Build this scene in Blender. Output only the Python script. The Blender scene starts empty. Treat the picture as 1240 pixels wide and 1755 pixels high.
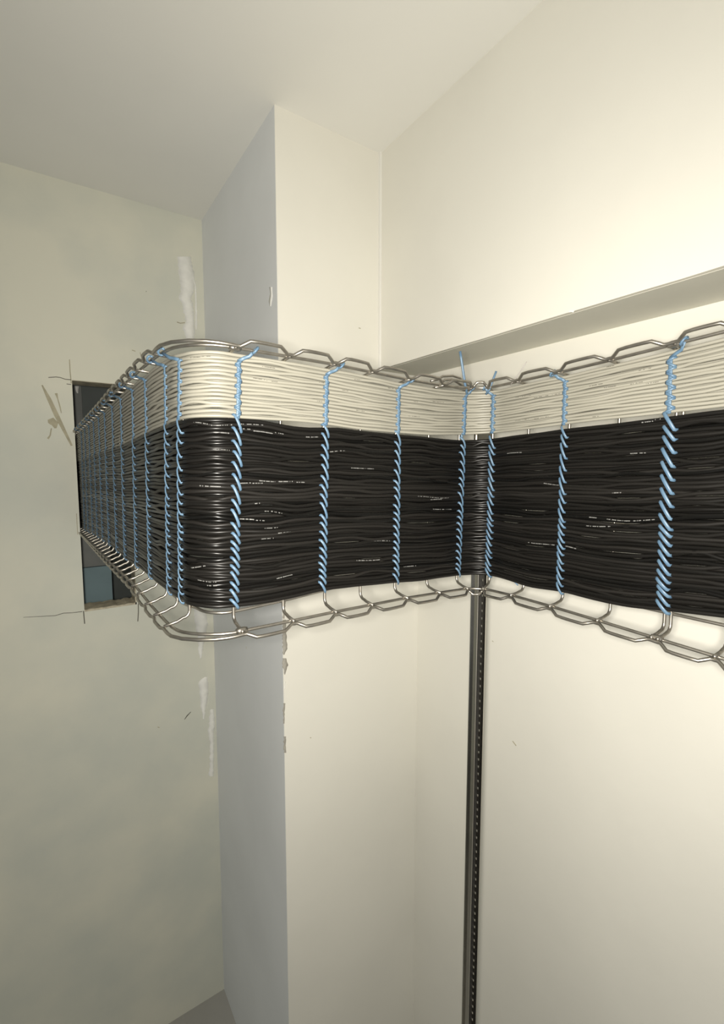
import bpy, bmesh, math, random
from mathutils import Vector, noise
random.seed(11)
C = bpy.context.scene.collection

# ------------------------------------------------------------------ camera
F = 800.0                       # focal length in pixels of the 1240 x 1755 frame
PITCH = math.atan(72/F)         # looking slightly down
CAMZ = 2.30
HD = Vector((0.5592, 0.8290))   # horizontal heading
HR = Vector((0.8290, -0.5592))  # to the right
cd = bpy.data.cameras.new('camera'); cam = bpy.data.objects.new('camera', cd); C.objects.link(cam)
cd.sensor_fit = 'VERTICAL'; cd.sensor_height = 24.0; cd.lens = 24.0*F/1755
cd.clip_start = 0.02
cam.location = (0, 0, CAMZ)
cam.rotation_euler = (math.pi/2-PITCH, 0, -math.atan2(HD.x, HD.y))
bpy.context.scene.camera = cam

# ------------------------------------------------------------------ light
w = bpy.data.worlds.new('hall'); bpy.context.scene.world = w; w.use_nodes = True
w.node_tree.nodes['Background'].inputs[0].default_value = (0.88, 0.95, 1.0, 1)
w.node_tree.nodes['Background'].inputs[1].default_value = 0.19
ld = bpy.data.lights.new('camera_flash', 'AREA'); ld.shape = 'DISK'; ld.size = 0.05
ld.energy = 20.0; ld.color = (1.0, 0.95, 0.86)
lo = bpy.data.objects.new('camera_flash', ld); C.objects.link(lo)
lo.location = (-0.03, -0.01, CAMZ+0.004)
lo.rotation_euler = (math.pi/2-0.22, 0, -math.atan2(HD.x, HD.y)-0.16)
vs = bpy.context.scene.view_settings
vs.view_transform = 'Standard'; vs.look = 'None'; vs.gamma = 1; vs.use_curve_mapping = False
vs.exposure = 0.0

# ------------------------------------------------------------------ materials
def mat(name, col, rough=0.5, metal=0.0, var=0.0, scale=8.0, bump=0.0, bscale=60.0, spec=0.5, col2=None):
    m = bpy.data.materials.new(name); m.use_nodes = True
    nt = m.node_tree; b = nt.nodes['Principled BSDF']
    b.inputs['Base Color'].default_value = (*col, 1)
    b.inputs['Roughness'].default_value = rough
    b.inputs['Metallic'].default_value = metal
    b.inputs['Specular IOR Level'].default_value = spec
    tc = nt.nodes.new('ShaderNodeTexCoord')
    if var > 0:
        n = nt.nodes.new('ShaderNodeTexNoise'); n.inputs['Scale'].default_value = scale
        n.inputs['Detail'].default_value = 6
        nt.links.new(tc.outputs['Object'], n.inputs['Vector'])
        r = nt.nodes.new('ShaderNodeValToRGB')
        c2 = col2 or tuple(c*(1-var) for c in col)
        r.color_ramp.elements[0].position = 0.35; r.color_ramp.elements[0].color = (*c2, 1)
        r.color_ramp.elements[1].position = 0.62; r.color_ramp.elements[1].color = (*col, 1)
        nt.links.new(n.outputs['Fac'], r.inputs[0]); nt.links.new(r.outputs[0], b.inputs['Base Color'])
    if bump > 0:
        n = nt.nodes.new('ShaderNodeTexNoise'); n.inputs['Scale'].default_value = bscale
        n.inputs['Detail'].default_value = 4
        nt.links.new(tc.outputs['Object'], n.inputs['Vector'])
        bp = nt.nodes.new('ShaderNodeBump'); bp.inputs['Strength'].default_value = bump
        bp.inputs['Distance'].default_value = 0.002
        nt.links.new(n.outputs['Fac'], bp.inputs['Height']); nt.links.new(bp.outputs[0], b.inputs['Normal'])
    return m
M_WALL = mat('cream_paint', (0.84, 0.82, 0.74), 0.75, var=0.05, scale=2.2, bump=0.25, bscale=25)
M_HOLE = mat('aged_cream_paint', (0.77, 0.755, 0.635), 0.8, var=0.10, scale=3.0, bump=0.35, bscale=18, col2=(0.66, 0.67, 0.585))
M_COL = mat('cool_lit_column_paint', (0.87, 0.885, 0.89), 0.75, var=0.06, scale=2.5, bump=0.25, bscale=25)  # cool tint paints in the bluish light on the side face
M_CEIL = mat('ceiling_paint', (0.86, 0.85, 0.80), 0.85, var=0.03, scale=2)
M_FLOOR = mat('floor_screed', (0.42, 0.41, 0.38), 0.7, var=0.12, scale=4, bump=0.3, bscale=40)
M_EDGE = mat('cut_masonry', (0.62, 0.56, 0.42), 0.9, var=0.35, scale=40, bump=1.0, bscale=120)
M_PLASTER = mat('filler_plaster', (0.93, 0.92, 0.86), 0.7, var=0.08, scale=30, bump=0.6, bscale=60)
M_CHIP = mat('bare_render', (0.42, 0.40, 0.35), 0.9, var=0.2, scale=50)
M_SCRAPE = mat('scraped_paint', (0.50, 0.46, 0.33), 0.85, var=0.25, scale=40)
M_PENCIL = mat('pencil_line', (0.12, 0.11, 0.09), 0.9)
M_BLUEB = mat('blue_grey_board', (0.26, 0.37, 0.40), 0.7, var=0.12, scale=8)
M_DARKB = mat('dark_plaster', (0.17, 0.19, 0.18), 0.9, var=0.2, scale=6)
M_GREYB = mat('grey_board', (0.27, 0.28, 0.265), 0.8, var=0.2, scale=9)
M_BLACK = mat('black_cable_jacket', (0.0075, 0.0070, 0.0062), 0.30, spec=0.24, var=0.35, scale=18)
# no two black jackets reflect quite alike
nt = M_BLACK.node_tree; oi = nt.nodes.new('ShaderNodeObjectInfo'); bs = nt.nodes['Principled BSDF']
mr = nt.nodes.new('ShaderNodeMapRange'); mr.inputs['To Min'].default_value = 0.24; mr.inputs['To Max'].default_value = 0.46
nt.links.new(oi.outputs['Random'], mr.inputs['Value']); nt.links.new(mr.outputs[0], bs.inputs['Roughness'])
cr = nt.nodes.new('ShaderNodeValToRGB'); cr.color_ramp.elements[0].color = (0.0035, 0.0034, 0.0031, 1); cr.color_ramp.elements[1].color = (0.0100, 0.0090, 0.0078, 1)
nt.links.new(oi.outputs['Random'], cr.inputs[0]); nt.links.new(cr.outputs[0], bs.inputs['Base Color'])
M_WHITE = mat('off_white_cable_jacket', (0.255, 0.245, 0.203), 0.45, spec=0.45, var=0.07, scale=14)
M_WIRE = mat('zinc_plated_wire', (0.38, 0.355, 0.31), 0.36, metal=0.94, var=0.25, scale=60)
M_STRUT = mat('polished_steel', (0.60, 0.58, 0.54), 0.16, metal=1.0, var=0.15, scale=6)
M_WEBDARK = mat('shaded_web_steel', (0.045, 0.043, 0.04), 0.4, metal=0.5)  # post steel, colour darkened for the dim reflection inside the channel
M_SOFF = mat('shaded_soffit_paint', (0.69, 0.675, 0.585), 0.85, var=0.08, scale=6)  # beam paint greyed down: shade on the underside is in the colour
M_CORD = mat('blue_lacing_tape', (0.088, 0.150, 0.215), 0.45, spec=0.45, var=0.2, scale=90, col2=(0.068, 0.125, 0.195))
M_CORDG = mat('grey_wire', (0.30, 0.28, 0.26), 0.5)
M_PRW = mat('white_print', (0.20, 0.20, 0.19), 0.6)
M_PRD = mat('dark_print', (0.05, 0.045, 0.035), 0.6)

# ------------------------------------------------------------------ helpers
def link(name, verts, faces, m, parent=None, smooth=False):
    me = bpy.data.meshes.new(name); me.from_pydata([tuple(v) for v in verts], [], faces); me.update()
    bm = bmesh.new(); bm.from_mesh(me); bmesh.ops.recalc_face_normals(bm, faces=bm.faces); bm.to_mesh(me); bm.free()
    me.materials.append(m)
    if smooth:
        me.polygons.foreach_set('use_smooth', [True]*len(me.polygons))
    o = bpy.data.objects.new(name, me); C.objects.link(o)
    if parent: o.parent = parent; o.matrix_parent_inverse = parent.matrix_world.inverted()
    return o
def boxes(lst):
    V, Fc = [], []
    for (x0, x1, y0, y1, z0, z1) in lst:
        b = len(V)
        V += [(x0,y0,z0),(x1,y0,z0),(x1,y1,z0),(x0,y1,z0),(x0,y0,z1),(x1,y0,z1),(x1,y1,z1),(x0,y1,z1)]
        Fc += [tuple(b+i for i in f) for f in ((0,3,2,1),(4,5,6,7),(0,1,5,4),(1,2,6,5),(2,3,7,6),(3,0,4,7))]
    return V, Fc
def box(name, x0, x1, y0, y1, z0, z1, m, parent=None):
    return link(name, *boxes([(x0,x1,y0,y1,z0,z1)]), m, parent)
def tag(o, label, cat, group=None, kind=None):
    if label: o['label'] = label
    if cat: o['category'] = cat
    if group: o['group'] = group
    if kind: o['kind'] = kind
    return o
def struct(o, label=None, cat=None):
    o['kind'] = 'structure'
    if label: o['label'] = label
    o['category'] = cat or 'wall'
    return o
def empty(name, loc):
    o = bpy.data.objects.new(name, None); C.objects.link(o); o.location = loc; o.empty_display_size = 0.05
    bpy.context.view_layer.update()
    return o
def tube(pts, r, n=8, flat=1.0, up=None, cap=True, b0=0):
    """sweep a round (or flattened) section along 3-D points"""
    V, Fc = [], []
    N = len(pts)
    prev = None
    for i, p in enumerate(pts):
        t = (pts[min(i+1, N-1)]-pts[max(i-1, 0)]).normalized()
        ref = up if up is not None else Vector((0, 0, 1))
        if abs(t.dot(ref)) > 0.97: ref = Vector((0.6, 0.8, 0))
        if prev is not None and up is None: ref = prev
        a = (ref-t*ref.dot(t)).normalized(); b = t.cross(a)
        prev = a
        rr = r[i] if isinstance(r, (list, tuple)) else r
        for k in range(n):
            th = 2*math.pi*k/n
            V.append(p+a*(math.cos(th)*rr*flat)+b*(math.sin(th)*rr))
    for i in range(N-1):
        for k in range(n):
            k2 = (k+1) % n
            Fc.append((b0+i*n+k, b0+i*n+k2, b0+(i+1)*n+k2, b0+(i+1)*n+k))
    if cap:
        Fc.append(tuple(b0+k for k in range(n))[::-1]); Fc.append(tuple(b0+(N-1)*n+k for k in range(n)))
    return V, Fc
def lerp(a, b, t): return a+(b-a)*t
def interp(tab, x):
    if x <= tab[0][0]:
        (x0, y0), (x1, y1) = tab[0], tab[1]; return y0+(y1-y0)*(x-x0)/(x1-x0)*0.5
    if x >= tab[-1][0]:
        (x0, y0), (x1, y1) = tab[-3], tab[-1]; return tab[-1][1]+(y1-y0)/(x1-x0)*(x-x1)
    for (x0, y0), (x1, y1) in zip(tab, tab[1:]):
        if x <= x1:
            return y0+(y1-y0)*(x-x0)/(x1-x0)
def smooth_tab(tab, s0, s1, step=0.01, win=0.02):
    out = []; s = s0
    while s <= s1:
        out.append((s, sum(interp(tab, s+d*win) for d in (-1, -.5, 0, .5, 1))/5)); s += step
    return out

def ray(u, v):
    """direction of a pixel of the 1240 x 1755 frame"""
    a = (u-620)/F; b = (877.5-v)/F
    f = math.cos(PITCH)+b*math.sin(PITCH); z = -math.sin(PITCH)+b*math.cos(PITCH)
    h = HD*f+HR*a
    return Vector((h.x, h.y, z))
def on_y(u, v, y): d = ray(u, v); t = y/d.y; return Vector((d.x*t, y, CAMZ+d.z*t))
def on_x(u, v, x): d = ray(u, v); t = x/d.x; return Vector((x, d.y*t, CAMZ+d.z*t))

# ------------------------------------------------------------------ the run of the tray in plan (front face of the cables)
XA, YB, XC = 0.105, 0.593, 0.657
R1, R2 = 0.055, 0.045
YEND0, YEND1 = 2.30, -0.02
PHI = 0.040; CX1 = 0.200; AS = Vector((CX1-R1*math.cos(PHI), YB+R1-R1*math.sin(PHI)))
LA = (YEND0-AS.y)/math.cos(PHI); L1 = R1*(math.pi/2-PHI); LB = (XC-R2)-CX1; L2 = R2*math.pi/2; LC = (YB-R2)-YEND1
S1 = LA; S2 = S1+L1; S3 = S2+LB; S4 = S3+L2; S5 = S4+LC
def path(s, off=0.0):
    """plan point; off is towards the viewer's side"""
    if s < S1: t = Vector((math.sin(PHI), -math.cos(PHI))); p = AS-t*(S1-s)
    elif s < S2:
        th = PHI+(s-S1)/R1; c = Vector((CX1, YB+R1))
        p = c+Vector((-math.cos(th), -math.sin(th)))*R1; t = Vector((math.sin(th), -math.cos(th)))
    elif s < S3: p = Vector((CX1+(s-S2), YB)); t = Vector((1, 0))
    elif s < S4:
        th = (s-S3)/R2; c = Vector((XC-R2, YB-R2))
        p = c+Vector((math.sin(th), math.cos(th)))*R2; t = Vector((math.cos(th), -math.sin(th)))
    else: p = Vector((XC, YB-R2-(s-S4))); t = Vector((0, -1))
    n = Vector((t.y, -t.x))
    q = p+n*off
    return q, t, n
def P3(s, off, z):
    q, t, n = path(s, off); return Vector((q.x, q.y, z))
def solve(u, v, off=0.0):
    d = ray(u, v)
    def f(s):
        q = path(s, off)[0]; return q.x*d.y-q.y*d.x
    N = 900; a = S1*0.1; best = None
    pa = f(a)
    for i in range(1, N+1):
        b = a+(S5-S1*0.1)/N; pb = f(b)
        if (pa < 0) != (pb < 0):
            lo_, hi_ = a, b; fl = pa
            for _ in range(30):
                mid = (lo_+hi_)/2; fm = f(mid)
                if (fm < 0) == (fl < 0): lo_ = mid
                else: hi_ = mid
            best = (lo_+hi_)/2; break
        a, pa = b, pb
    if best is None: return None
    q = path(best, off)[0]
    return best, CAMZ+d.z*(q.length/Vector((d.x, d.y)).length)
def table(pix, off=0.0):
    t = [r for r in (solve(u, v, off) for u, v in pix) if r]
    t.sort(); out = [t[0]]
    for r in t[1:]:
        if r[0]-out[-1][0] > 1e-4: out.append(r)
    return smooth_tab(out, 0.0, S5)
W_TOP = table([(130,744),(184,697),(207,675),(225,661),(257,634),(281,616),(313,604),(340,599),(400,604),(480,617),(560,630),(640,646),(690,656),(750,666),(800,670),(830,670),(870,664),(920,653),(964,644),(1050,624),(1145,601),(1157,598)])
W_BOT = table([(127,792),(176,774),(207,763),(249,742),(281,728),(307,719),(330,716),(400,716),(450,719),(485,721),(556,727),(600,734),(620,737),(683,742),(740,746),(790,745),(830,743),(860,741),(964,728),(1050,718),(1145,708)])
B_TOP = table([(127,792),(176,774),(207,764),(249,743),(281,729),(307,720),(330,717),(400,716),(450,719),(475,725),(485,729),(552,734),(562,730),(600,735),(620,738),(683,744),(740,750),(785,754),(830,753),(880,746),(964,735),(1050,726),(1145,713)])
B_BOT = table([(136,904),(160,915),(184,931),(204,948),(217,960),(241,976),(257,990),(285,1013),(310,1031),(330,1038),(370,1043),(400,1043),(450,1036),(485,1029),(556,1013),(617,1005),(676,1000),(731,995),(782,988),(810,986),(838,987),(870,995),(897,1005),(964,1016),(1000,1025),(1045,1036),(1100,1045),(1157,1050)])

# ------------------------------------------------------------------ structure
YW, YC, XCOL, XW, XB = 1.90, 1.2136, 0.542, 1.05, 0.884
ZC = 3.25; ZSOF = CAMZ+0.314
hl = on_y(134, 850, YW).x; hr = on_y(233, 1010, YW).x
hzt = on_y(165, 655, YW).z; hzb = on_y(190, 1042, YW).z
TH = 0.09
wl = link('wall_back', *boxes([(-3.0, hl, YW, YW+TH, 0, ZC), (hr, XCOL, YW, YW+TH, 0, ZC), (hl, hr, YW, YW+TH, hzt, ZC), (hl, hr, YW, YW+TH, 0, hzb)]), M_HOLE)
struct(wl, 'grey-cream painted wall with a rectangular hole cut for the cables')
# rough cut edges lining the hole
def rough_slab(name, x0, x1, y0, y1, z0, z1, m, parent, axis='x', amp=0.003, n=16):
    V, Fc = [], []
    for i in range(n+1):
        k = i/n; j = random.uniform(-amp, amp)
        if axis == 'x':
            x = lerp(x0, x1, k); ring = [(x,y0,z0+j*0.0),(x,y1,z0),(x,y1,z1+j),(x,y0,z1+j*0.6)]
        else:
            z = lerp(z0, z1, k); ring = [(x0+j,y0,z),(x0+j*.6,y1,z),(x1,y1,z),(x1,y0,z)]
        V += ring
    for i in range(n):
        for q in range(4): Fc.append((i*4+q, i*4+(q+1)%4, (i+1)*4+(q+1)%4, (i+1)*4+q))
    Fc += [(0,1,2,3), (n*4+3,n*4+2,n*4+1,n*4)]
    return link(name, V, Fc, m, parent)
rough_slab('cut_edge', hl, hr, YW-0.0005, YW+TH, hzb, hzb+0.007, M_EDGE, wl)
e2 = rough_slab('cut_edge', hl, hr, YW-0.0005, YW+TH, hzt-0.002, hzt-0.0005, M_EDGE, wl, amp=0.0005)
rough_slab('cut_edge', hr-0.004, hr, YW-0.0005, YW+TH, hzb, hzt, M_EDGE, wl, axis='z', amp=0.002)
# saw overcuts and pencil lines as thin sunken-looking strips
def strip(name, pts, wd, m, parent, nrm, th=0.0006):
    """ribbon of width wd on a wall whose outward normal is nrm"""
    V, Fc = [], []
    n = len(pts)
    for i, p in enumerate(pts):
        t = (pts[min(i+1, n-1)]-pts[max(i-1, 0)]).normalized(); s = nrm.cross(t).normalized()
        w_ = (wd[i] if isinstance(wd, (list, tuple)) else wd)/2
        V += [p+s*w_, p-s*w_, p-s*w_+nrm*th, p+s*w_+nrm*th]
    for i in range(n-1):
        for q in range(4): Fc.append((i*4+q, i*4+(q+1)%4, (i+1)*4+(q+1)%4, (i+1)*4+q))
    Fc += [(0,1,2,3), (n*4-1,n*4-2,n*4-3,n*4-4)]
    return link(name, V, Fc, m, parent)
NY = Vector((0, -1, 0)); NX = Vector((-1, 0, 0))
def wstrip(name, pix, wd, m, parent=wl, plane='y', c=YW, th=0.0006):
    f = on_y if plane == 'y' else on_x
    return strip(name, [f(u, v, c) for u, v in pix], wd, m, parent, NY if plane == 'y' else NX, th)
wstrip('saw_cut', [(119,616),(120,636),(122,657)], 0.0028, M_SCRAPE)
wstrip('saw_cut', [(143,1047),(144,1058),(145,1069)], 0.003, M_PENCIL)
wstrip('saw_cut', [(237,1034),(237,1049),(236,1065)], 0.003, M_PENCIL)
wstrip('saw_cut', [(141,1048),(125,1050),(108,1051),(95,1055),(40,1058)], [0.0022,0.0018,0.002,0.0018,0.001], M_PENCIL)
wstrip('saw_cut', [(122,651),(112,650),(103,647),(96,646),(83,647)], 0.0022, M_PENCIL)
wstrip('saw_cut', [(122,659),(114,658)], 0.002, M_PENCIL)
wstrip('saw_cut', [(131,880),(132,898),(133,916)], 0.002, M_SCRAPE)
wstrip('scrape_mark', [(72,660),(84,684),(97,712),(110,738),(123,764)], [0.004,0.012,0.014,0.010,0.006], M_SCRAPE)
wstrip('scrape_mark', [(82,722),(89,722),(94,726),(95,734)], [0.010,0.026,0.022,0.006], M_SCRAPE)
wstrip('scrape_mark', [(82,752),(86,746),(88,734)], [0.006,0.004,0.003], M_SCRAPE)
wstrip('scrape_mark', [(96,674),(99,684),(103,698),(105,708)], [0.008,0.003,0.0035,0.002], M_SCRAPE)
wstrip('pencil_mark', [(303,552),(309,554),(316,553),(322,555)], 0.003, M_SCRAPE)
wstrip('pencil_mark', [(226,600),(232,602)], 0.003, M_SCRAPE)
wstrip('pencil_mark', [(240,604),(242,612)], 0.002, M_SCRAPE)
wstrip('pencil_mark', [(316,1233),(321,1226),(327,1220)], [0.002,0.004,0.002], M_PENCIL)
wstrip('pencil_mark', [(270,1246),(273,1247)], 0.003, M_SCRAPE)
wstrip('pencil_mark', [(250,499),(251,500)], 0.002, M_PENCIL)
def blob(name, pix, m, parent, plane, c, th=0.0015, jag=1.4):
    """irregular flat patch of filler from a column of (left, right, y) rows"""
    f = on_y if plane == 'y' else on_x
    nrm = NY if plane == 'y' else NX
    V, Fc = [], []; rows = []
    for i, (l, r, v) in enumerate(pix[:-1]):
        l2, r2, v2 = pix[i+1]
        k = max(1, int((v2-v)/3))
        for j in range(k): rows.append((lerp(l,l2,j/k)+random.uniform(-jag,jag), lerp(r,r2,j/k)+random.uniform(-jag,jag)*.6, lerp(v,v2,j/k)))
    rows.append(pix[-1])
    for (l, r, v) in rows:
        r = max(r, l+0.4); a = f(l, v, c); b = f(r, v, c); mm = (a+b)/2
        V += [a, a+nrm*th*0.8, mm+nrm*th*1.6, b+nrm*th*0.8, b]
    for i in range(len(rows)-1):
        for q in range(4): Fc.append((i*5+q, i*5+q+1, (i+1)*5+q+1, (i+1)*5+q))
    return link(name, V, Fc, m, parent, smooth=True)
blob('filler_patch', [(304,326,440),(307,334,475),(309,332,500),(306,327,512),(312,330,520),(314,332,535),(318,333,550),(312,334,562),(318,333,575),(322,334,590)], M_PLASTER, wl, 'y', YW)
blob('filler_patch', [(330,331,475),(333,336,490),(334,337,520),(334,338,555),(335,337,565)], M_PLASTER, wl, 'y', YW, jag=.6)
blob('filler_patch', [(330,350,1035),(334,356,1070),(338,352,1090),(340,348,1110),(342,345,1128)], M_PLASTER, wl, 'y', YW)
blob('filler_patch', [(350,355,1160),(340,357,1170),(342,356,1195),(344,352,1215),(347,350,1232)], M_PLASTER, wl, 'y', YW)
blob('filler_patch', [(360,366,1215),(358,368,1240),(356,366,1255),(360,366,1280),(358,366,1330)], M_PLASTER, wl, 'y', YW)

col = link('wall_column', *boxes([(XCOL, XW+0.4, YC, YW+TH, 0, ZC)]), M_COL)
struct(col, 'protruding wall corner, shaded side face and cream front face')
# thin cream coat keeps the side's painted-in cool light off the column front
coat = box('front_coat', XCOL+0.0004, XW+0.39, YC-0.0015, YC+0.004, 0, ZC, M_WALL, col)
def ctp(u, v): return on_x(u, v, XCOL)
blob('paint_chip', [(462,466,492),(463,467,505),(461,466,515),(462,464,525)], M_PLASTER, col, 'x', XCOL-0.0002, th=.0008, jag=.6)
def chip(pix, m=M_CHIP): return blob('paint_chip', pix, m, col, 'y', YC-0.0016, th=.0008, jag=1.1)
chip([(484,489,1062),(484,490,1080),(484,491,1098),(484,492,1112),(485,487,1122)])
chip([(485,490,1128),(483,493,1140),(486,490,1150),(487,488,1156)])
chip([(484,489,1030),(484,488,1045),(484,487,1060)])
chip([(486,489,1168),(486,488,1180)], M_PLASTER)
chip([(485,488,1205),(485,487,1240)])
chip([(486,489,1262),(486,490,1290)])
for (u, v, r_) in ((717,1070,1.2),(719,1066,1.0),(718,1118,1.5),(422,1110,1.0),(532,1264,1.0),(616,562,1.6)):
    if u > 486: wstrip('pencil_mark', [(u-r_,v),(u+r_,v+r_*.6)], 0.0022, M_SCRAPE, col, 'y', YC-0.0016)
    else: wstrip('pencil_mark', [(u,v-2),(u,v+2)], 0.0018, M_SCRAPE, col, 'x', XCOL)

wr = box('wall_right', XW, XW+0.2, -3.0, YC, 0, ZC, M_WALL); struct(wr, 'bright cream wall on the right behind the cable tray')
wstrip('pencil_mark', [(878,1270),(884,1278)], 0.003, M_SCRAPE, wr, 'x', XW)
wstrip('pencil_mark', [(843,1098),(845,1100)], 0.002, M_SCRAPE, wr, 'x', XW)
# long beam with a slightly uneven lower edge
bv, bf = [], []
nb = 60
for i in range(nb+1):
    y = lerp(-3.0, YC-0.0015, i/nb); j = noise.noise(Vector((y*14, 3.1, 0)))*0.0022+noise.noise(Vector((y*45, 7.1, 0)))*0.001
    bv += [(XB, y, ZSOF+j), (XB, y, ZC), (XW, y, ZC), (XW, y, ZSOF+j*0.3)]
for i in range(nb):
    for q in range(4): bf.append((i*4+q, i*4+(q+1)%4, (i+1)*4+(q+1)%4, (i+1)*4+q))
bf += [(0,1,2,3), (nb*4+3,nb*4+2,nb*4+1,nb*4)]
beam = link('trim_1', bv, bf, M_WALL); struct(beam, 'cream boxed-in beam along the top of the right wall', 'beam')
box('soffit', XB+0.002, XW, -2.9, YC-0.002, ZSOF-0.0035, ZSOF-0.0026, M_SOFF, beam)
box('corner_bead', XB-0.006, XB+0.002, YC-0.009, YC-0.001, ZSOF+0.004, ZC, M_CEIL, beam)
wstrip('pencil_mark', [(975,534),(979,533),(983,534)], 0.004, M_PLASTER, beam, 'x', XB)

# ceiling and floor of the hall
struct(box('ceiling', -3.0, XW+0.2, -3.0, YW+TH, ZC, ZC+0.1, M_CEIL), 'white painted ceiling', 'ceiling')
struct(box('floor', -3.0, XW+0.2, -3.0, YW+TH, -0.1, 0, M_FLOOR), 'pale screed floor', 'floor')
# the dark shaft beyond the hole
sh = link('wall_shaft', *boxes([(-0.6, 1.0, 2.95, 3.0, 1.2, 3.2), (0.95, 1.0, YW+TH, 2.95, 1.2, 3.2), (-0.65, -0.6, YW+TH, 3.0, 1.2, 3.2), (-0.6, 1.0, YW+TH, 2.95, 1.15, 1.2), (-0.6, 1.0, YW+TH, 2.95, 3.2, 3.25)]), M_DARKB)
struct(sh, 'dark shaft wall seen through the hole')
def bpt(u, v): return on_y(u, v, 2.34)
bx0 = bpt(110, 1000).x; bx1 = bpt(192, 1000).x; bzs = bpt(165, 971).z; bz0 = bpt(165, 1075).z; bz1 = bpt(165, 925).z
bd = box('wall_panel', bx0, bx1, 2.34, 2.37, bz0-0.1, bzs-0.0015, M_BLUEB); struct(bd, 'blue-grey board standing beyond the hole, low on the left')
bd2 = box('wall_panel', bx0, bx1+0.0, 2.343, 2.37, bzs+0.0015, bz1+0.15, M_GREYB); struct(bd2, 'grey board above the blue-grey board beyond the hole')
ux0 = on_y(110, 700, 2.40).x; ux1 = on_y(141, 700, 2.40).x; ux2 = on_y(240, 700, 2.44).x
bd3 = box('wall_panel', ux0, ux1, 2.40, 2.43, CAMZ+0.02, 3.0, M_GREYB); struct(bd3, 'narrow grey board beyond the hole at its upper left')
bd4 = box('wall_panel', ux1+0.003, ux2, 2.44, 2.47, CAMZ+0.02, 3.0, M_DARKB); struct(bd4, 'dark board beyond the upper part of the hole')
pp = on_y(134, 668, 2.399)
blob('filler_patch', [(128,135,662),(129,134,668),(132,134,674)], M_PLASTER, bd3, 'y', 2.3995, jag=.4)

# ------------------------------------------------------------------ steel post behind the inner bend
p0 = Vector((0.6990, 0.6255)); pa_, pb_ = 0.027, 0.0145
ztop = CAMZ-0.0+0.10
post = empty('steel_post', (p0.x+pa_/2, p0.y+pb_/2, 0)); tag(post, 'upright slotted steel channel post behind the inner bend of the tray', 'post')
t_ = 0.0025
def bev_link(name, lst, m, parent, wdt=0.0006):
    o = link(name, *boxes(lst), m, parent)
    md = o.modifiers.new('bevel', 'BEVEL'); md.width = wdt; md.segments = 2
    return o
bev_link('side_flange', [(p0.x, p0.x+t_, p0.y, p0.y+pb_, 0.0, ztop)], M_STRUT, post)
bev_link('web', [(p0.x, p0.x+pa_, p0.y+pb_-t_, p0.y+pb_, 0.0, ztop)], M_WEBDARK, post)
# slotted flange: front strip plus bridges between the slots
lst = [(p0.x+pa_-t_, p0.x+pa_, p0.y, p0.y+pb_-0.0065, 0.0, ztop)]
z = 0.0
while z < ztop:
    lst.append((p0.x+pa_-t_, p0.x+pa_, p0.y+pb_-0.0066, p0.y+pb_-t_, z, min(z+0.0110, ztop))); z += 0.0160
sf = link('slotted_flange', *boxes(lst), M_STRUT, post)
bev_link('folded_lip', [(p0.x-0.0045, p0.x+0.0005, p0.y+pb_-t_, p0.y+pb_, 0.0, ztop)], M_STRUT, post)
# short bracket carrying the tray on the post
br = link('bracket', *boxes([(p0.x-0.012, p0.x+pa_+0.004, p0.y-0.003, p0.y-0.0005, CAMZ+0.035, CAMZ+0.075)]), M_STRUT, post)

# ------------------------------------------------------------------ wire basket tray
tray = empty('wire_cable_tray', (XA+0.2, YB, CAMZ-0.25)); tag(tray, 'zinc wire basket cable tray on edge, carrying all the cables through two bends', 'cable tray')
WR = 0.0023
BASE = -0.0175
FB = table([(137,914),(193,943),(208,955),(244,982),(257,992),(270,1006),(286,1023),(304,1040),(325,1058),(350,1064),(400,1066),(485,1050),(556,1036),(617,1025),(676,1014),(731,1006),(782,999),(838,1000),(897,1012),(964,1030),(1045,1053),(1145,1082)], BASE)
RB = table([(137,908),(193,936),(244,975),(286,1014),(310,1036),(335,1043),(400,1050),(485,1031),(590,1004),(690,988),(760,980),(845,986),(890,1000),(964,1012),(1045,1030),(1145,1052)], BASE)
def bz(s): return interp(FB, s)
def tz(s): return interp(W_TOP, s)+0.0005
rung_s = []
for u, v in [(400,1050),(485,1040),(556,1030),(617,1015),(676,1005),(731,1000),(782,990),(838,992),(897,1005),(964,1020),(1045,1045),(1138,1060),(1149,1062)]:
    rung_s.append(solve(u, v, BASE)[0])
sA = [solve(u, v, BASE)[0] for u, v in [(325,1050),(304,1036),(286,1020),(270,1003)]]
rung_s += sA
s = sA[-1]-0.052
while s > 0.3: rung_s.append(s); s -= 0.052
s = rung_s[12]+0.062
while s < S5-0.02: rung_s.append(s); s += 0.062
rung_s.sort()
def DRF(s): return lerp(0.007, 0.003, min(1, max(0, (s-S1)/(S2-S1+.02))))
def TIPF(s): return lerp(0.005, 0.0185, min(1, max(0, (s-0.3)/(S1-0.3))))
def rung_pts(s):
    """U shaped transverse wire: lower flange, base, upper flange"""
    zb, zt = bz(s), tz(s)
    DR = DRF(s); pts = [P3(s, TIPF(s), zb-DR), P3(s, 0.0, zb-DR*.5), P3(s, BASE+0.010, zb+0.0003)]
    for k in range(1, 5):
        a = math.pi/2*k/4; pts.append(P3(s, BASE+0.010-0.010*math.sin(a), zb+0.010-0.010*math.cos(a)))
    for k in range(1, 12): pts.append(P3(s, BASE, lerp(zb+0.010, zt-0.008, k/12)))
    for k in range(0, 5):
        a = math.pi/2*k/4; pts.append(P3(s, BASE+0.008-0.008*math.cos(a), zt-0.008+0.008*math.sin(a)))
    pts += [P3(s, 0.0, zt+0.001), P3(s, TIPF(s), zt+0.002)]
    return pts
for s in rung_s:
    link('rung', *tube(rung_pts(s), WR, 8), M_WIRE, tray, smooth=True)
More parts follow.
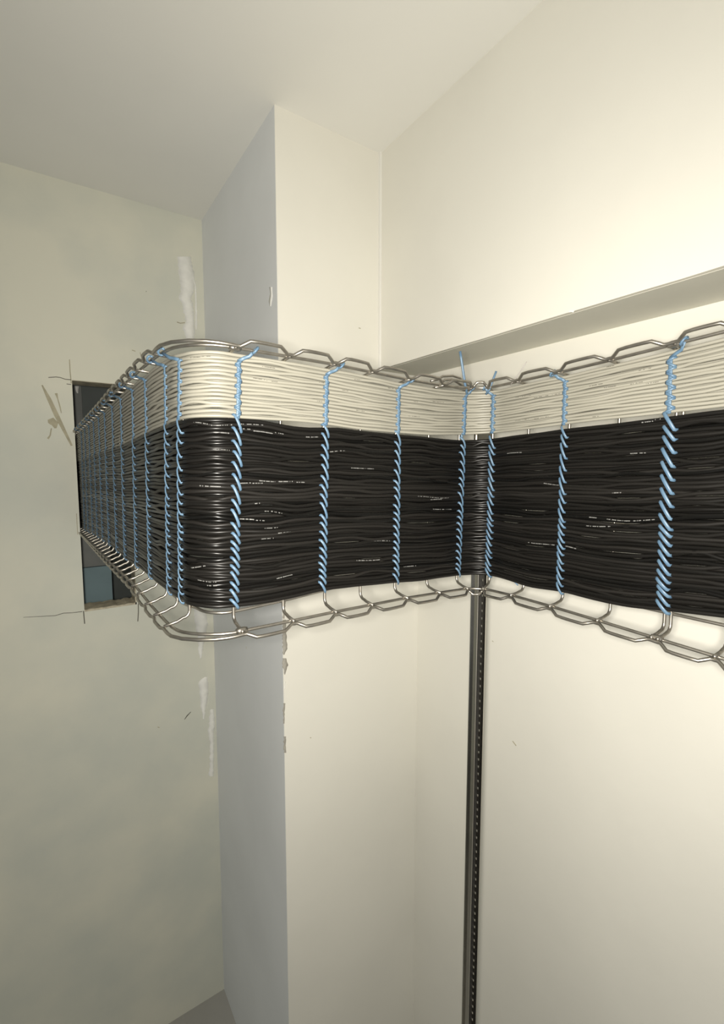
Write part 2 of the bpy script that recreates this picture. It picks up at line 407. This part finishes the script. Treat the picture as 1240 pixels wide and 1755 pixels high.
def rail(name, off, zf, s0, s1, r=WR, step=0.012):
    n = max(3, int((s1-s0)/step)); pts = [P3(lerp(s0, s1, i/n), off, zf(lerp(s0, s1, i/n))) for i in range(n+1)]
    return link(name, *tube(pts, r, 8), M_WIRE, tray, smooth=True)
rail('rail', 0.0085, lambda s: bz(s)-DRF(s)*0.8-0.003, 0.0, S5)
rail('rail', 0.0085, lambda s: tz(s)+0.0035, 0.0, S5)
rail('rail', BASE-0.004, lambda s: interp(RB, s), 0.0, S5)
for k in range(1, 6):
    rail('rail', BASE-0.0045, lambda s, k=k: lerp(interp(RB, s), tz(s), k/6.0), 0.0, S5)
rail('rail', BASE-0.0045, lambda s: tz(s)-0.008, 0.0, S5)
# scalloped edge wires: straight lift between the rungs, dipping back to the rail at every rung
def scallop(top):
    V = []
    rs = rung_s
    pts = []
    for a, b in zip(rs, rs[1:]):
        if b-a < 0.02:
            pts.append(P3(a, TIPF(a), (tz(a)+0.003) if top else (bz(a)-DRF(a)-0.003))); continue
        bend = a > S1-0.04 and b < S2+0.03 or (a < S1+0.05 and b > S2-0.03)
        for f, lift in ((0.0, 0.0), (0.07, 0.0), (0.14, 0.45), (0.22, 1.0), (0.35, 1.08), (0.5, 1.08), (0.65, 1.05), (0.78, 1.0), (0.87, 0.45), (0.94, 0.0)):
            s = lerp(a, b, f)
            if bend: lift = 0.35*math.sin(math.pi*f)
            elif b < S1: lift *= 0.55 if top else 0.3
            if top: pts.append(P3(s, TIPF(s)+0.006*lift, tz(s)+0.0035+0.0065*lift))
            else: pts.append(P3(s, TIPF(s)+0.006*lift, bz(s)-DRF(s)-0.0035-0.0050*lift))
    return pts
link('scalloped_edge', *tube(scallop(True), WR*1.05, 8), M_WIRE, tray, smooth=True)
link('scalloped_edge', *tube(scallop(False), WR*1.05, 8), M_WIRE, tray, smooth=True)
# overlapping cut ends of the upper edge at the inner bend
def pix_on(u, v, off):
    r = solve(u, v, off); return P3(r[0], off, r[1])
for pixl, off in (([(738,653),(750,650),(758,645),(775,644),(788,648),(797,657),(806,664)], -0.010),
                  ([(752,660),(762,651),(774,650),(784,656),(796,664)], -0.004),
                  ([(745,664),(760,662),(775,663),(792,667),(805,668)], 0.006)):
    link('cut_wire', *tube([pix_on(u, v, off) for u, v in pixl], WR*.9, 8), M_WIRE, tray, smooth=True)
# clamps where two lengths of tray meet
for s in (solve(402,1068,BASE)[0], solve(1143,1080,BASE)[0]):
    for top in (True, False):
        z_ = tz(s)+0.003 if top else bz(s)-0.004
        a, b = P3(s-0.007, 0.011, z_), P3(s+0.007, 0.011, z_)
        link('clamp', *tube([lerp(a,b,0), lerp(a,b,.3), lerp(a,b,.7), lerp(a,b,1)], [0.0035,0.0048,0.0048,0.0035], 8), M_WIRE, tray, smooth=True)

# ------------------------------------------------------------------ cables
TIES = [(309,309),(284,289),(250,257),(228,234),(208,215),(193,201),(180,188),(170,177),(161,168),(153,160),(146,152),(140,146)]
TIEB = [(410,402),(560,553),(683,679),(797,785),(845,835),(968,957),(1149,1134)]
tie_pos = []
for (ut, ub) in TIES+TIEB:
    st = solve(ut, interp([(130,760),(300,640),(400,630),(800,690),(1150,620)], ut))[0]
    sb = solve(ub, interp([(130,900),(300,1020),(400,1035),(800,985),(1150,1040)], ub))[0]
    tie_pos.append((st, sb))
tie_pos.sort()
for ext in (0.075, 0.15):
    tie_pos.append((tie_pos[-1][0]+0.11, tie_pos[-1][1]+0.11))
s_list = [0.0]
s = 0.0
while s < S5:
    st = 0.02 if s < S1-0.35 else (0.008 if (S1-0.02 < s < S2+0.01 or S3-0.01 < s < S4+0.01) else 0.012)
    s += st; s_list.append(min(s, S5))
def cable_offsets(tfrac, amp, damp):
    """knots of (s, dz, doff): quiet at every tie, wandering between ties"""
    ks = [(-0.01, 0, 0)]
    last = 0.0
    for (st, sb) in tie_pos:
        sc = lerp(st, sb, tfrac); gap = sc-last
        k = min(1.0, gap/0.09)
        if gap > 0.05:
            ks.append((last+gap*.33, random.gauss(0, amp)*k, abs(random.gauss(0, damp))*k))
            ks.append((last+gap*.67, random.gauss(0, amp)*k, abs(random.gauss(0, damp))*k))
        elif gap > 0.02:
            ks.append((last+gap*.5, random.gauss(0, amp)*k, abs(random.gauss(0, damp))*k))
        ks.append((sc, random.gauss(0, amp*0.35), -0.0012+random.gauss(0, 0.0003)))
        last = sc
    ks.append((S5+0.1, 0, 0))
    return ks
def kn(ks, s):
    a_, b_ = kn_(ks, s); k = lerp(0.3, 1.0, min(1, max(0, (s-(S1-0.25))/0.25)))
    return a_*k, b_*k
def kn_(ks, s):
    for i in range(len(ks)-1):
        if s <= ks[i+1][0]:
            a, b = ks[i], ks[i+1]; t = max(0, (s-a[0])/(b[0]-a[0])); t = t*t*(3-2*t)
            return a[1]+(b[1]-a[1])*t, a[2]+(b[2]-a[2])*t
    return 0, 0
def cable(name, top, bot, i, N, r, off, m, amp, damp, sides=10):
    tf = (i+0.5)/N
    # fraction in the full height, so that leaning ties pinch the cables where they stand
    full = 0.26*tf if m is M_WHITE else 0.28+0.72*tf
    ks = cable_offsets(full, amp, damp)
    pts = []
    for s in s_list:
        dz, do = kn(ks, s)
        z0, z1 = interp(top, s), interp(bot, s)
        z = lerp(z0-r, z1+r, i/(N-1)) if N > 1 else (z0+z1)/2
        edge = 0.25 if (i == 0 or i == N-1) else 1.0
        pts.append(P3(s, off-r+do, z+dz*edge))
    o = link(name, *tube(pts, r, sides), m, smooth=True)
    return o, pts
def ordinal(n):
    return f"{n}{'th' if 10 <= n % 100 <= 20 else {1:'st',2:'nd',3:'rd'}.get(n % 10, 'th')}"
NW, NB = 16, 43
hW = sum(interp(W_TOP, s)-interp(W_BOT, s) for s in (S2+.05, S2+.2, S2+.35))/3
hB = sum(interp(B_TOP, s)-interp(B_BOT, s) for s in (S2+.05, S2+.2, S2+.35))/3
rW = hW/NW/2*0.925; rB = hB/NB/2*1.0
white, black = [], []
for i in range(NW):
    o, pts = cable('network_cable', W_TOP, W_BOT, i, NW, rW, 0.0, M_WHITE, 0.0011, 0.0011)
    lab = 'topmost off-white cable of the white bundle, just under the upper tray edge' if i == 0 else ('lowest off-white cable, directly above the black cables' if i == NW-1 else f'off-white network cable, {ordinal(i+1)} down from the top of the white bundle')
    tag(o, lab, 'cable', 'off-white network cables in the front layer'); white.append((o, pts))
for i in range(NB):
    o, pts = cable('network_cable', B_TOP, B_BOT, i, NB, rB, 0.0, M_BLACK, 0.0019, 0.0015)
    lab = 'topmost black cable, directly below the off-white cables' if i == 0 else ('lowest black cable, along the bottom edge of the bundle' if i == NB-1 else (f'glossy black network cable, {ordinal(i+1)} down below the off-white cables' if i < 22 else f'glossy black network cable, {ordinal(NB-i)} up from the bottom of the bundle'))
    tag(o, lab, 'cable', 'black network cables in the front layer'); black.append((o, pts))
for i in range(NW-1):
    o, _ = cable('network_cable', W_TOP, W_BOT, i+0.5, NW, rW, -rW*2.7, M_WHITE, 0.0003, 0.0002, 8)
    tag(o, 'off-white network cable hidden behind the front row of off-white cables', 'cable', 'off-white network cables in the rear layer')
for i in range(NB-1):
    o, _ = cable('network_cable', B_TOP, B_BOT, i+0.5, NB, rB, -rB*1.8, M_BLACK, 0.0003, 0.0002, 8)
    tag(o, 'black network cable hidden behind the front row of black cables', 'cable', 'black network cables in the rear layer')

# ------------------------------------------------------------------ small print on the jackets (too small to read in the photo)
def printing(u0, v0, u1, m=M_PRW, h=0.0014, dens=0.75):
    r = solve((u0+u1)/2, v0)
    if not r: return
    zc = r[1]
    sa, sb = solve(u0, v0)[0], solve(u1, v0)[0]
    if sa > sb: sa, sb = sb, sa
    smid = (sa+sb)/2
    idx = min(range(len(s_list)), key=lambda k: abs(s_list[k]-smid))
    sets = white if m is M_PRD else black
    o, pts = min(sets, key=lambda op: abs(op[1][idx].z-zc))
    rr = rW if m is M_PRD else rB
    def cpt(s):
        for k in range(len(s_list)-1):
            if s <= s_list[k+1]: return lerp(pts[k], pts[k+1], (s-s_list[k])/max(1e-9, s_list[k+1]-s_list[k]))
        return pts[-1]
    V, Fc = [], []
    s = sa; roll = random.uniform(-0.35, 0.35)
    while s < sb:
        wd = random.choice([0.0006, 0.0009, 0.0009, 0.0012])
        if random.random() < dens:
            hh = h*random.uniform(0.75, 1.0); n = path(s)[2]; n3 = Vector((n.x, n.y, 0))
            b = len(V)
            for ds, dz in ((0, -hh/2), (wd*.8, -hh/2), (wd*.8, hh/2), (0, hh/2)):
                c = cpt(s+ds); a = roll+dz/rr
                V.append(c+n3*(math.cos(a)*(rr+0.00012))+Vector((0, 0, math.sin(a)*(rr+0.00012))))
            if random.random() < 0.5:   # a hollow glyph: two strokes with a bar
                x = wd*.28
                V2 = []
                for (d0, d1, e0, e1) in ((0, x, -hh/2, hh/2), (wd*.8-x, wd*.8, -hh/2, hh/2), (x, wd*.8-x, -hh*.12, hh*.12)):
                    for ds, dz in ((d0, e0), (d1, e0), (d1, e1), (d0, e1)):
                        c = cpt(s+ds); a = roll+dz/rr
                        V2.append(c+n3*(math.cos(a)*(rr+0.00012))+Vector((0, 0, math.sin(a)*(rr+0.00012))))
                V = V[:b]+V2; Fc += [(b,b+1,b+2,b+3),(b+4,b+5,b+6,b+7),(b+8,b+9,b+10,b+11)]
            else: Fc.append((b,b+1,b+2,b+3))
        elif random.random() < 0.25: s += 0.0012
        s += wd+0.00015
    if V:
        p = link('printed_lettering', V, Fc, m, o); p['kind'] = 'stuff'
for a in ((332,727,356),(362,727,398),(409,725,452),(366,741,392),(410,739,428),(434,741,466),(470,745,486),(444,822,470),(474,824,500),(507,826,522),(410,830,430),(433,830,455),(343,835,380),(365,773,395),(411,886,432),(436,887,452),(416,894,436),(453,880,466),(470,881,482),(452,903,474),(476,912,510),(435,861,446),(448,923,468),(524,751,545),(566,772,590),(716,849,768),(737,855,757),(610,962,650),(692,973,712),(740,874,772),(470,990,500),(640,930,668),(1100,721,1118),(1122,720,1132),(1040,896,1080),(1010,886,1022),(1085,895,1120),(930,832,956),(1005,900,1046),(1046,848,1064),(905,935,950),(968,941,986),(340,990,372),(356,1006,372),(330,970,352),(870,780,895),(1080,780,1105),(600,800,640)):
    printing(*a, M_PRW)
for a in ((326,609,344),(346,608,362),(449,632,470),(434,652,452),(455,654,475),(607,647,622),(610,705,624),(544,687,552),(546,653,556),(586,668,596),(560,619,580),(700,713,720),(708,688,716),(1010,661,1032),(1035,660,1055),(1040,602,1056),(1080,655,1100),(1104,654,1130),(1095,633,1120),(883,721,906),(910,718,940),(915,676,958),(884,682,910),(1012,715,1028),(660,665,690),(740,690,760)):
    printing(*a, M_PRD, 0.0013, 0.7)

# ------------------------------------------------------------------ blue lacing cords
cords = []
def band(name, pts, wd, parent, nrm, th=0.0009):
    return link(name, *tube(pts, wd/2, 8, flat=th/(wd/2), up=nrm), M_CORD, parent, smooth=True)
NAMES_A = ['on the outer bend of the tray', 'first behind the outer bend, on the run towards the wall hole']
def lacing(k, st, sb, near):
    zt0, zt1 = interp(W_TOP, st), interp(W_BOT, st)
    zb0, zb1 = interp(B_TOP, lerp(st, sb, .3)), interp(B_BOT, sb)
    def ss(z): return lerp(st, sb, (zt0-z)/(zt0-zb1))
    base = P3(sb, 0.0, zb1)
    root = empty('lacing_cord', base)
    wide = 1.0
    nn = lambda s: Vector((*path(s)[2], 0))
    # straight run over the white cables, starting below the two uppermost
    ztop_ = zt0-rW*3.6
    n = 11
    run = [P3(ss(lerp(ztop_, zt1, i/n))+random.gauss(0, .0002), 0.0006+0.0004*(i % 2), lerp(ztop_, zt1-0.001, i/n)) for i in range(n+1)]
    band('run', run, 0.0050, root, nn(st))
    h = (ztop_-zt1)/n
    for i in range(n):
        z = ztop_-h*(i+.5); s = ss(z)
        sg = 1 if i % 2 else -1
        d = 0.0042*(1.4 if st > S5-0.36 else 1.0)
        pts = [P3(s-d, -0.0012, z+h*.55), P3(s-d*.5, 0.0012, z+h*.3), P3(s, 0.0018, z), P3(s+d*.5, 0.0012, z-h*.3), P3(s+d, -0.0012, z-h*.55)]
        if sg < 0: pts = [P3(s-d, -0.0012, z-h*.35), P3(s-d*.5, 0.0012, z-h*.2), P3(s, 0.0018, z), P3(s+d*.5, 0.0012, z+h*.2), P3(s+d, -0.0012, z+h*.35)]
        band('stitch', pts, 0.0033, root, nn(s))
    # slanting end up to the tray wire
    dirn = 1
    if near == 'left': dirn = -1
    e = (0.018 if near != 'left' else 0.034 if st < S2 else 0.014)*dirn
    if near == 'short': e = 0.010
    pts = [P3(ss(ztop_), 0.001, ztop_-0.001), P3(ss(ztop_)+e*.35, 0.002, ztop_+rW*1.2), P3(ss(ztop_)+e*.7, 0.004, zt0-0.003), P3(ss(ztop_)+e, 0.0105, zt0+0.0045)]
    band('end_loop', pts, 0.0045, root, nn(st))
    s_ = ss(ztop_)+e
    kp = [P3(s_+0.004*math.cos(a)*.8, 0.0115+0.0040*math.sin(a), tz(s_)+0.0035+0.0040*math.cos(a)) for a in [2*math.pi*q/10 for q in range(11)]]
    link('knot', *tube(kp, 0.0017, 6), M_CORD, root, smooth=True)
    # diagonal stitches over the black cables
    n = 19
    ws = [random.uniform(0.8, 1.25)*(1.15 if i < 9 else 0.88) for i in range(n)]
    tot = sum(ws); z = zb0+0.0015
    for i in range(n):
        h = (zb0-zb1+0.001)*ws[i]/tot
        s = ss(z-h/2)+random.gauss(0, .0004)
        d = 0.0043*(1.45 if st > S5-0.36 else 1.0); ov = h*0.36
        za, zb_ = z+ov*.5, z-h-ov*.5
        pts = [P3(s-d*1.5, -0.0030, za+0.0004), P3(s-d, 0.0002, za-0.0004), P3(s-d*.45, 0.0022, lerp(za, zb_, .25)), P3(s+d*.1, 0.0026, lerp(za, zb_, .5)), P3(s+d*.6, 0.0020, lerp(za, zb_, .75)), P3(s+d, 0.0002, zb_+0.0004), P3(s+d*1.5, -0.0030, zb_-0.0002)]
        band('stitch', pts, 0.0040*(1.2 if st > S5-0.36 else 1.0), root, nn(s), th=0.0010)
        z -= h
    return root
allc = tie_pos
nA = len(TIES)
labels = {}
a_lab = ['farthest blue lacing cord, where the tray enters the wall hole']
for k, (st, sb) in enumerate(allc):
    if k < nA:
        n_from_bend = nA-1-k
        side = 'left'
        root = lacing(k, st, sb, 'left')
        if n_from_bend == 0: lab = 'blue lacing cord on the outer bend, at the left end of the front face'
        elif k == 0: lab = 'farthest blue lacing cord, where the tray enters the wall hole'
        else: lab = f'dim blue lacing cord on the run to the wall hole, {ordinal(n_from_bend)} behind the outer bend'
        g = 'lacing cords along the run to the wall hole'
    else:
        j = k-nA
        root = lacing(k, st, sb, 'left' if j in (4, 5) else 'short' if j == 3 else 'right')
        lab = ['bright blue lacing cord on the front face, nearest right of the outer bend',
               'blue lacing cord on the middle face, between the brightest one and the beam corner',
               'blue lacing cord on the middle face, second to the left of the inner bend',
               'blue lacing cord just left of the steel post, with a long upright tail',
               'blue lacing cord just right of the steel post, with a short slanting tail',
               'blue lacing cord in the middle of the right-hand face',
               'thick blue lacing cord near the right end, its stitches widest apart',
               'blue lacing cord beyond the right end of the photographed run',
               'last blue lacing cord on the right, closest to the camera'][j]
        g = 'lacing cords across the near faces of the bundle'
    tag(root, lab, 'cord', g)
    if k-nA == 3:
        r0 = solve(798, 672, 0.004)
        band('loose_tail', [pix_on(800, 676, 0.006), pix_on(796, 655, 0.010), pix_on(793, 635, 0.010), pix_on(790, 615, 0.011), pix_on(788, 602, 0.011)], 0.0042, root, Vector((-.7,-.7,0)))
        band('loose_tail', [pix_on(790, 742, -0.004), pix_on(791, 748, -0.004), pix_on(792, 756, -0.004)], 0.004, root, Vector((-.7,-.7,0)))
    if k-nA == 4:
        band('loose_tail', [pix_on(832, 676, 0.006), pix_on(838, 668, 0.010), pix_on(844, 652, 0.010), pix_on(850, 636, 0.010)], 0.0036, root, Vector((-.7,-.7,0)))
        band('loose_tail', [pix_on(868, 985, -0.003), pix_on(876, 992, -0.002), pix_on(887, 1003, -0.001)], 0.0024, root, Vector((-1,0,0)))
ga = link('loose_wire', *tube([pix_on(874, 660, 0.0165), pix_on(883, 648, 0.018), pix_on(893, 634, 0.018), pix_on(902, 620, 0.019)], 0.0007, 6), M_CORDG, smooth=True)
tag(ga, 'thin grey loose wire end sticking up from the upper tray edge', 'wire')
